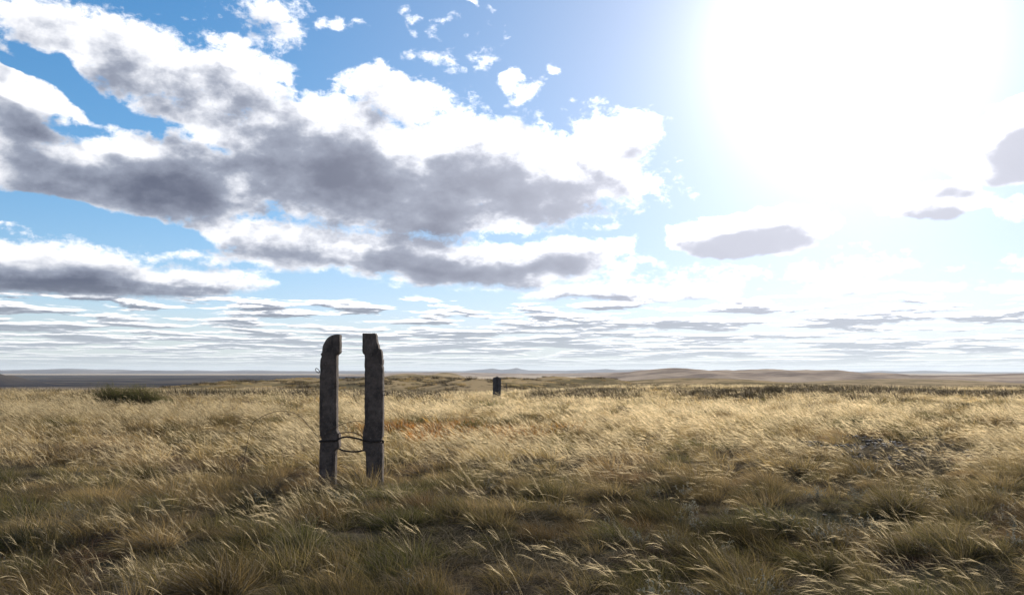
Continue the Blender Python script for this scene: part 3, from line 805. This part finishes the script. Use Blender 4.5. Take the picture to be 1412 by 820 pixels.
Rright = [c2(650, 68), c2(657, 85), c2(658, 118), c2(664, 135), c2(668, 165), c2(680, 190), c2(686, 225), c2(706, 236), c2(712, 262), c2(718, 300), c2(716, 330), c2(724, 345), c2(724, 380), c2(718, 400), c2(726, 430), c2(726, 600), c2(728, 820),
          c3(726, 200), c3(722, 310), c3(708, 345), c3(706, 365), c3(722, 385), c3(724, 520), c3(722, 650), c3(720, 1000)]
GZR = float(ground_z(PR_C[0], 12.0))
pr_loc = (PR_C[0], 12.0, GZR)
postR = post_mesh('concrete_post', Rleft, Rright, zl(507, 459.3), YF, YD, GZR - 0.35, 7.0, M_CONC, pr_loc, rough=0.0045)
tag(postR, 'right grey concrete post with crumbling broken right shoulder and flat top', 'post', 'pair of concrete fence posts')
# rebar eyes standing out of the posts' sides
def ring(name, cpx, cpy, rx, ry, tilt, Y, parent, loc, legs):
    pts = []
    for k in range(12):
        a = 2 * math.pi * k / 12
        ux, uy = rx * math.cos(a), ry * math.sin(a)
        px = cpx + ux * math.cos(tilt) - uy * math.sin(tilt); py = cpy + ux * math.sin(tilt) + uy * math.cos(tilt)
        pts.append(px_pt(px, py, Y + 0.012 * math.cos(a)))
    return tube(name, pts, 0.0055, M_WIRE, parent, loc, closed=True, sub=4)
ring('wire_eye', 437.8, 510.6, 3.6, 1.9, 0.85, YF + 0.06, postL, pl_loc, None)
ring('wire_eye', 530.8, 541.8, 3.9, 2.9, 0.1, YF + 0.06, postR, pr_loc, None)

# black wire rope looped round both posts
def pp(X, Y, dY=-0.02): return px_pt(430 + X / 7.4545, 560 + Y / 7.4545, YF + dY)
bk = YD + 0.02
rope = [pp(88, 350, -0.012), pp(160, 353, -0.018), pp(240, 348, -0.018), pp(285, 328, -0.012), pp(330, 320), pp(390, 318), pp(450, 326), pp(510, 342), pp(560, 350, -0.018), pp(640, 357, -0.018), pp(712, 355, -0.012),
        pp(727, 358, 0.04), pp(727, 378, bk * 0.7), pp(690, 400, bk), pp(600, 430, bk), pp(525, 452, bk), pp(470, 464, bk * 0.8), pp(410, 466, bk * .7), pp(340, 455, bk * .7), pp(285, 435, bk), pp(200, 400, bk), pp(110, 370, bk), pp(88, 360, bk * 0.6), pp(84, 353, 0.04)]
rb = tube('wire_rope', rope, 0.0125, M_WIRE, loc=tuple(pp(400, 390)), closed=True, wob=0.012, twist=0.75, sub=7, res=6)
tag(rb, 'thick black twisted wire looped round both concrete posts near the bottom', 'wire')
t1 = tube('bent_wire', [pp(100, 330, -0.03), pp(140, 290, -0.04), pp(200, 235, -0.03), pp(270, 205, 0.0), pp(330, 176, 0.03), pp(395, 158, 0.05), pp(460, 152, 0.05), pp(520, 160, 0.05), pp(560, 190, 0.18), pp(600, 240, 0.2)], 0.0042, M_RUST, loc=tuple(pp(330, 176)), wob=0.004)
tag(t1, 'thin rusty wire arching from the left post to behind the right post', 'wire')
t2 = tube('bent_wire', [pp(278, 330, 0.0), pp(276, 285, 0.0), pp(300, 272, 0.02), pp(360, 270, 0.03), pp(410, 268, 0.03), pp(460, 280, 0.03), pp(505, 302, 0.03), pp(530, 330, 0.1), pp(545, 380, 0.18)], 0.0065, M_RUST, loc=tuple(pp(400, 270)), wob=0.005)
tag(t2, 'short brown wire bowed between the posts just above the black wire', 'wire')
# loose wire hoop in the grass left of the posts
def ground_pt(px, Y): 
    p = px_pt(px, 600, Y); return Vector((p.x, Y, float(ground_z(p.x, Y))))
a_ = ground_pt(333, 12.6); b_ = ground_pt(441, 12.1)
t3 = tube('bent_wire', [a_ + Vector((0, 0, -0.05)), px_pt(345, 592, 12.5), px_pt(358, 576, 12.4), px_pt(378, 567.5, 12.35), px_pt(398, 567, 12.3), px_pt(415, 575, 12.2), px_pt(428, 590, 12.15), px_pt(440, 604, 12.1)], 0.0042, M_RUST, loc=tuple(a_), wob=0.008)
tag(t3, 'thin loose wire hooping out of the grass left of the left post', 'wire')

# ================================================================== far marker and stake
def box_slab(name, parent, x0, x1, y0, y1, zb, zt0, zt1, mat, seed):
    """slab with a sloping rough top: zt0 at x0, zt1 at x1"""
    nx, nz = 6, 26; V = []; F = []
    def g(x, y, z): 
        v = mnoise.noise_vector(Vector((x * 6 + seed, y * 6, z * 6))) * 0.02; return (x + v.x, y + v.y, z + v.z)
    per = [(x0 + (x1 - x0) * i / nx, y0) for i in range(nx)] + [(x1, y0 + (y1 - y0) * i / 3) for i in range(3)] + [(x1 - (x1 - x0) * i / nx, y1) for i in range(nx)] + [(x0, y1 - (y1 - y0) * i / 3) for i in range(3)]
    n = len(per)
    for k in range(nz + 1):
        for (x, y) in per:
            zt = zt0 + (zt1 - zt0) * (x - x0) / (x1 - x0); V.append(g(x, y, zb + (zt - zb) * k / nz))
    for k in range(nz):
        for i in range(n): j = (i + 1) % n; F.append((k * n + i, k * n + j, (k + 1) * n + j, (k + 1) * n + i))
    F.append(tuple(range(n))[::-1]); F.append(tuple(nz * n + i for i in range(n)))
    return mesh_np(name, np.array(V), F, mat, parent=parent)
MD = 52.0
mb = px_pt(685.5, 542, MD); mz = float(ground_z(mb.x, MD))
mk = empty('concrete_marker', (mb.x, MD, mz))
tag(mk, 'small dark double concrete post with peaked top standing in the far grass', 'post')
u = MD / FX
def H(py): return px_pt(685, py, MD).z - mz
box_slab('side_slab', mk, -5.9 * u, -0.9 * u, 0, 0.28, -0.3, H(520.8), H(519.2), M_CONC2, 1)
box_slab('side_slab', mk, 1.1 * u, 5.3 * u, 0.01, 0.28, -0.3, H(519.6), H(521.2), M_CONC2, 4)
box_slab('core_post', mk, -1.5 * u, 1.6 * u, 0.07, 0.26, -0.3, H(518.8), H(518.9), M_CONC2, 8)
sp = px_pt(698.3, 534, 78.0); sz = float(ground_z(sp.x, 78.0))
stk = tube('fence_stake', [(sp.x, 78, sz - 0.2), (sp.x + 0.01, 78, sz + 0.5), (sp.x - 0.01, 78.0, px_pt(698, 528.5, 78).z)], 0.035, M_CONC2, loc=(sp.x, 78, sz), res=7)
tag(stk, 'thin dark stake standing in the grass just right of the far double post', 'stake')

# ================================================================== shrubs
M_SHRUB = grass_mat('shrub_leaves', ((0.050, 0.062, 0.022), (0.10, 0.095, 0.04), (0.10, 0.07, 0.04)), head=(0.14, 0.10, 0.07), trans=0.35)
def shrub(name, X, Yd, wdt, hgt, seed, label, group=None, dens=1.0, dry=0.2, humps=1, leafw=0.010):
    g_ = np.random.default_rng(seed)
    root = empty(name, (X, Yd, float(ground_z(X, Yd))))
    tag(root, label, 'shrub', group)
    n = int(900 * dens)
    hx = g_.uniform(-0.5, 0.5, n) * wdt * 0.8; hy = g_.uniform(-0.5, 0.5, n) * min(wdt, 1.8) * 0.6
    env = 1 - (np.abs(hx) / (wdt * 0.52)) ** 2.2
    env *= 0.72 + 0.28 * np.cos(hx / wdt * math.pi * 2 * humps + seed)
    base = np.stack([hx, hy, np.zeros(n) - 0.03], 1)
    up = np.stack([hx / wdt * 1.2 - 0.15 + g_.normal(0, 0.3, n), g_.normal(0, 0.3, n), np.ones(n)], 1)
    L = hgt * np.clip(env, 0.1, 1) * g_.uniform(0.35, 1.15, n)
    V, F, T, Rn, P, D = strands(base, up, L, np.full(n, 0.013), 5, (-0.25, 0, 0), np.full(n, 0.1), seed, jit=0.5)
    V2, F2, at2 = merge([(V, F, T, Rn, 1.0)])
    st = mesh_np('stems', V2, F2, M_SHRUB2, parent=root, attrs=at2)
    m = n * 8; idx = np.repeat(np.arange(n), 8); tp = g_.uniform(1.2, 5, m); i0 = np.minimum(tp.astype(int), 4); fr = (tp - i0)[:, None]
    hb = P[idx, i0] * (1 - fr) + P[idx, i0 + 1] * fr
    hd = D[idx, i0 + 1] + g_.normal(0, 0.75, (m, 3))
    V, F, T, Rn, _, _ = strands(hb, hd, g_.uniform(0.05, 0.13, m) * (0.6 + 0.4 * hgt), g_.uniform(0.6, 1.4, m) * leafw, 2, (-0.3, 0, 0), np.full(m, 0.2), seed + 5, wprof=([0, 0.5, 1], [0.4, 1, 0.1]))
    V2, F2, at2 = merge([(V, F, T, Rn, 0.0)])
    mesh_np('foliage', V2, F2, M_SHRUB if dry < 0.5 else M_SHRUB3, parent=root, attrs=at2)
    return root
def shrub_mat(name, a, b):
    m = bpy.data.materials.new(name); m.use_nodes = True
    t = m.node_tree; t.nodes.clear(); k = N(t)
    at = k.n('ShaderNodeAttribute'); at.attribute_name = 'rnd'
    c = k.mix(at.outputs['Fac'], a, b)
    df = k.n('ShaderNodeBsdfDiffuse'); tr = k.n('ShaderNodeBsdfTranslucent'); k.put(df.inputs[0], c); k.put(tr.inputs[0], c)
    mx = k.n('ShaderNodeMixShader'); mx.inputs[0].default_value = 0.35
    t.links.new(df.outputs[0], mx.inputs[1]); t.links.new(tr.outputs[0], mx.inputs[2])
    o = k.n('ShaderNodeOutputMaterial'); t.links.new(mx.outputs[0], o.inputs[0]); return m
M_SHRUB = shrub_mat('green_shrub_leaves', (0.050, 0.058, 0.020), (0.16, 0.145, 0.055))
M_SHRUB2 = shrub_mat('shrub_twigs', (0.07, 0.05, 0.035), (0.13, 0.10, 0.07))
M_SHRUB3 = shrub_mat('dull_shrub_leaves', (0.045, 0.045, 0.028), (0.12, 0.095, 0.055))
def at_px(px, Yd): return px_pt(px, 540, Yd).x
shrub('shrub', at_px(172, 40), 40, 2.3, 2.0, 3, 'dark green broom-like bush on the left skyline of the grass', None, 1.5, 0.1, 1)
shrub('shrub', at_px(213, 39), 39, 1.9, 1.35, 8, 'lower olive bush crouched against the right side of the dark green bush', None, 1.1, 0.1, 1)
SH = [(957, 56, 1.3, 0.75, 'dark bush at the left end of the crest right of the far double post'),
      (1004, 60, 2.2, 0.85, 'widest dark bush on the crest, second from the left there'),
      (1070, 60, 1.5, 0.95, 'tallest dark bush of the crest, standing over the grass'),
      (1120, 52, 1.7, 0.6, 'dull brown-green bush low on the crest right of the tallest one'),
      (1178, 62, 1.9, 0.6, 'flat spreading dark bush in the middle of the right crest'),
      (1262, 64, 2.0, 0.7, 'rounded dark bush on the crest above the stony bare patch'),
      (1352, 50, 1.8, 0.5, 'low dull bush on the crest near the right edge of the view')]
for i, (px, d, wd, h, lab) in enumerate(SH):
    shrub('shrub', at_px(px, d), d, wd * 1.2, h * 1.1, 30 + i, lab, 'dark bushes along the right crest', 0.9, 0.9, 1 + i % 2)
SH2 = [(765, 21.5, 1.0, 0.34, 'low dark olive bush in the grass below and right of the far double post'),
       (560, 24.0, 1.5, 0.32, 'low green bush right behind the right concrete post'),
       (645, 22.0, 1.2, 0.30, 'low olive bush beside the rust-coloured plants'),
       (830, 58, 1.7, 0.42, 'dark flat bush between the far double post and the right crest'),
       (600, 66, 1.7, 0.5, 'dark scrubby bush on the far side of the grass, left of the far double post'),
       (485, 62, 2.6, 0.42, 'dark low bush seen between the two concrete posts'),
       (385, 64, 2.2, 0.4, 'dark low bush on the grass edge left of the posts')]
for i, (px, d, wd, h, lab) in enumerate(SH2):
    shrub('shrub', at_px(px, d), d, wd, h * 1.25, 60 + i, lab, None, 0.8, 0.2 if i in (1, 2) else 0.9, 1)

# scrubby ground cover on the crest and on the hillocks beyond
def scrub_tuft(seed):
    V, F, at = tussock(seed, 60, 0.32, 0.32, 0.03, 0.4); return V, F, at
M_SCRUB = grass_mat('steppe_scrub', ((0.045, 0.042, 0.024), (0.11, 0.085, 0.045), (0.08, 0.05, 0.035)), trans=0.35)
def variants_m(cname, gens, mat): return variants(cname, gens, mat)
sc_c, scn = variants('scrub', [scrub_tuft(700 + i) for i in range(4)], M_SCRUB)
x, y = field_pts(40, 110, 3.2)
pxs = 706 + FX * x / y
k_ = (fbm(x / 3.5, y / 9.0, 3, 301) > 0.42) & (((pxs > 790) & (y > 50) & (y < 80)) | ((y > 48) & (fbm(x / 8, y / 14, 3, 311) > 0.55)))
x, y = x[k_], y[k_]
o = scatter('low_scrub', sc_c, scn, np.stack([x, y, ground_z(x, y)], 1), rng.normal(0, 0.6, len(x)), rng.uniform(1.2, 2.5, len(x)), np.stack([rng.uniform(0, 0.8, len(x)), rng.uniform(0, 0.5, len(x)), rng.uniform(0.7, 1.3, len(x))], 1))
tag(o, 'dark ground-hugging scrub along the grassy crest', kind='stuff')
x, y = field_pts(110, 480, 0.06)
k_ = fbm(x / 22, y / 34, 3, 321) > 0.53
x, y = x[k_], y[k_]
o = scatter('low_scrub', sc_c, scn, np.stack([x, y, ground_z(x, y)], 1), rng.normal(0, 0.6, len(x)), rng.uniform(1.5, 4.0, len(x)), np.stack([rng.uniform(0, 0.8, len(x)), rng.uniform(0, 0.5, len(x)), rng.uniform(0.7, 1.3, len(x))], 1))
tag(o, 'dark scrub clumps scattered over the hillocks beyond the grass', kind='stuff')

# rust-coloured low plants beyond the right post
M_RUSTP = grass_mat('rust_plants', ((0.10, 0.11, 0.03), (0.38, 0.25, 0.06), (0.48, 0.19, 0.045)), trans=0.45)
ru_c, run = variants('rust_plant', [tussock(720 + i, 70, 0.12, 0.2, 0.013, 0.3) for i in range(4)], M_RUSTP)
x, y = field_pts(19.0, 25.5, 26)
pxs = 706 + FX * x / y
dn = np.exp(-((x + 1.7) / 2.6) ** 4 - ((y - 22.3 + (x + 1.7) * 0.25) / 1.5) ** 2)
k_ = (rng.uniform(0, 1, len(x)) < dn) & (fbm(x / 0.9, y / 0.7, 2, 71) > 0.40)
x, y = x[k_], y[k_]
o = scatter('rust_coloured_plants', ru_c, run, np.stack([x, y, ground_z(x, y)], 1), rng.normal(0, 0.8, len(x)), rng.uniform(1.4, 2.5, len(x)), np.stack([rng.uniform(0, 1, len(x)), rng.uniform(0.1, 1.0, len(x)), rng.uniform(0.8, 1.2, len(x))], 1))
tag(o, 'rust orange and olive low plants in a strip beyond the right post', kind='stuff')

# pale sagebrush sprigs in the foreground
def sage(seed):
    g_ = np.random.default_rng(seed); n = 12
    a = g_.uniform(0, 6.28, n); base = np.zeros((n, 3)); base[:, 2] = -0.01
    up = np.stack([np.cos(a) * 0.5, np.sin(a) * 0.5, np.ones(n)], 1)
    V, F, T, Rn, P, D = strands(base, up, g_.uniform(0.09, 0.2, n), np.full(n, 0.003), 5, (-0.1, 0, 0), np.full(n, 0.1), seed, jit=0.6)
    parts = [(V, F, T, Rn, 0.6)]
    m = n * 26; idx = np.repeat(np.arange(n), 26); tp = g_.uniform(0.5, 5, m); i0 = np.minimum(tp.astype(int), 4); fr = (tp - i0)[:, None]
    hb = P[idx, i0] * (1 - fr) + P[idx, i0 + 1] * fr
    V, F, T, Rn, _, _ = strands(hb, D[idx, i0 + 1] * 0.6 + g_.normal(0, 0.8, (m, 3)), g_.uniform(0.008, 0.022, m), g_.uniform(0.004, 0.008, m), 2, (0, 0, 0), np.zeros(m), seed + 2, wprof=([0, 0.5, 1], [0.5, 1, 0.2]))
    parts.append((V, F, T, Rn, 0.0)); return merge(parts)
M_SAGE = grass_mat('sagebrush_leaves', ((0.19, 0.20, 0.155), (0.27, 0.26, 0.21), (0.22, 0.18, 0.13)), head=(0.2, 0.18, 0.13), trans=0.3)
sg_c, sgn = variants('sage', [sage(800 + i) for i in range(5)], M_SAGE)
x, y = field_pts(3.0, 13.0, 9)
pr_ = 0.10 + 0.75 * sstep(x / y, -0.05, 0.4) * (1 - sstep(y, 8.5, 12))
k_ = (rng.uniform(0, 1, len(x)) < pr_) & (fbm(x / 0.7, y / 0.7, 3, 401) > 0.52)
x, y = x[k_], y[k_]
o = scatter('sagebrush', sg_c, sgn, np.stack([x, y, ground_z(x, y)], 1), rng.uniform(0, 6.28, len(x)), rng.uniform(0.7, 1.5, len(x)), np.stack([rng.uniform(0, 1, len(x)), rng.uniform(0, 0.3, len(x)), rng.uniform(0.7, 1.1, len(x))], 1))
tag(o, 'small pale grey sagebrush sprigs between the tussocks', kind='stuff')

# stones of the bare patch
def stone(seed):
    g_ = np.random.default_rng(seed); import bmesh
    bm = bmesh.new(); bmesh.ops.create_icosphere(bm, subdivisions=2, radius=0.05)
    sx, sy, sz_ = g_.uniform(0.7, 1.3), g_.uniform(0.7, 1.3), g_.uniform(0.35, 0.7)
    for v in bm.verts:
        q = mnoise.noise(v.co * 22 + Vector((seed, 0, 0))) * 0.45 + 1
        q = round(q * 5) / 5 * 0.6 + q * 0.4
        v.co = Vector((v.co.x * sx, v.co.y * sy, v.co.z * sz_)) * q
    V = np.array([tuple(v.co) for v in bm.verts]); F = np.array([[v.index for v in f.verts] for f in bm.faces]); bm.free()
    return V, F, dict(t=np.zeros(len(V)), rnd=np.full(len(V), 0.5), part=np.zeros(len(V)))
mst = bpy.data.materials.new('stone'); mst.use_nodes = True
k = N(mst.node_tree); a_n = k.n('ShaderNodeAttribute'); a_n.attribute_type = 'INSTANCER'; a_n.attribute_name = 'tcol'
k.put(mst.node_tree.nodes['Principled BSDF'].inputs['Base Color'], k.mix(k.sep(a_n.outputs['Vector'])[0], (0.04, 0.032, 0.026), (0.125, 0.10, 0.083)))
mst.node_tree.nodes['Principled BSDF'].inputs['Roughness'].default_value = 0.8
st_c, stn = variants('stone', [stone(900 + i) for i in range(6)], mst)
x = np.concatenate([rng.normal(ROCK[0], 1.35, 1500), rng.uniform(-8, 10, 500)]); y = np.concatenate([rng.normal(ROCK[1], 2.0, 1500), rng.uniform(3, 16, 500)])
o = scatter('gravel', st_c, stn, np.stack([x, y, ground_z(x, y) + 0.005], 1), rng.uniform(0, 6.28, len(x)), np.minimum(rng.gamma(2.0, 0.25, len(x)) + 0.2, 1.0) * np.where(np.arange(len(x)) < 1500, 1.0, 0.45), np.stack([rng.uniform(0, 1, len(x))] * 3, 1))
tag(o, 'broken grey stones lying on the bare patch at the right', kind='stuff')

# ================================================================== haze
def haze():
    x0, x1, y0, y1, z0, z1 = -52000, 52000, -46000, 52000, PLAIN - 12, 300
    V = [(x0, y0, z0), (x1, y0, z0), (x1, y1, z0), (x0, y1, z0), (x0, y0, z1), (x1, y0, z1), (x1, y1, z1), (x0, y1, z1)]
    F = [(3, 2, 1, 0), (4, 5, 6, 7), (0, 1, 5, 4), (1, 2, 6, 5), (2, 3, 7, 6), (3, 0, 4, 7)]
    m = bpy.data.materials.new('haze_air'); m.use_nodes = True; t = m.node_tree; t.nodes.clear(); k = N(t)
    v = k.n('ShaderNodeVolumePrincipled'); v.inputs['Color'].default_value = (0.72, 0.80, 0.92, 1); v.inputs['Density'].default_value = HAZE
    v.inputs['Anisotropy'].default_value = 0.25
    o = k.n('ShaderNodeOutputMaterial'); t.links.new(v.outputs[0], o.inputs['Volume'])
    return mesh_np('haze', np.array(V, float), F, m)
HAZE = 1.3e-5
hz_o = haze(); tag(hz_o, 'thin bluish air over the plain', kind='stuff')
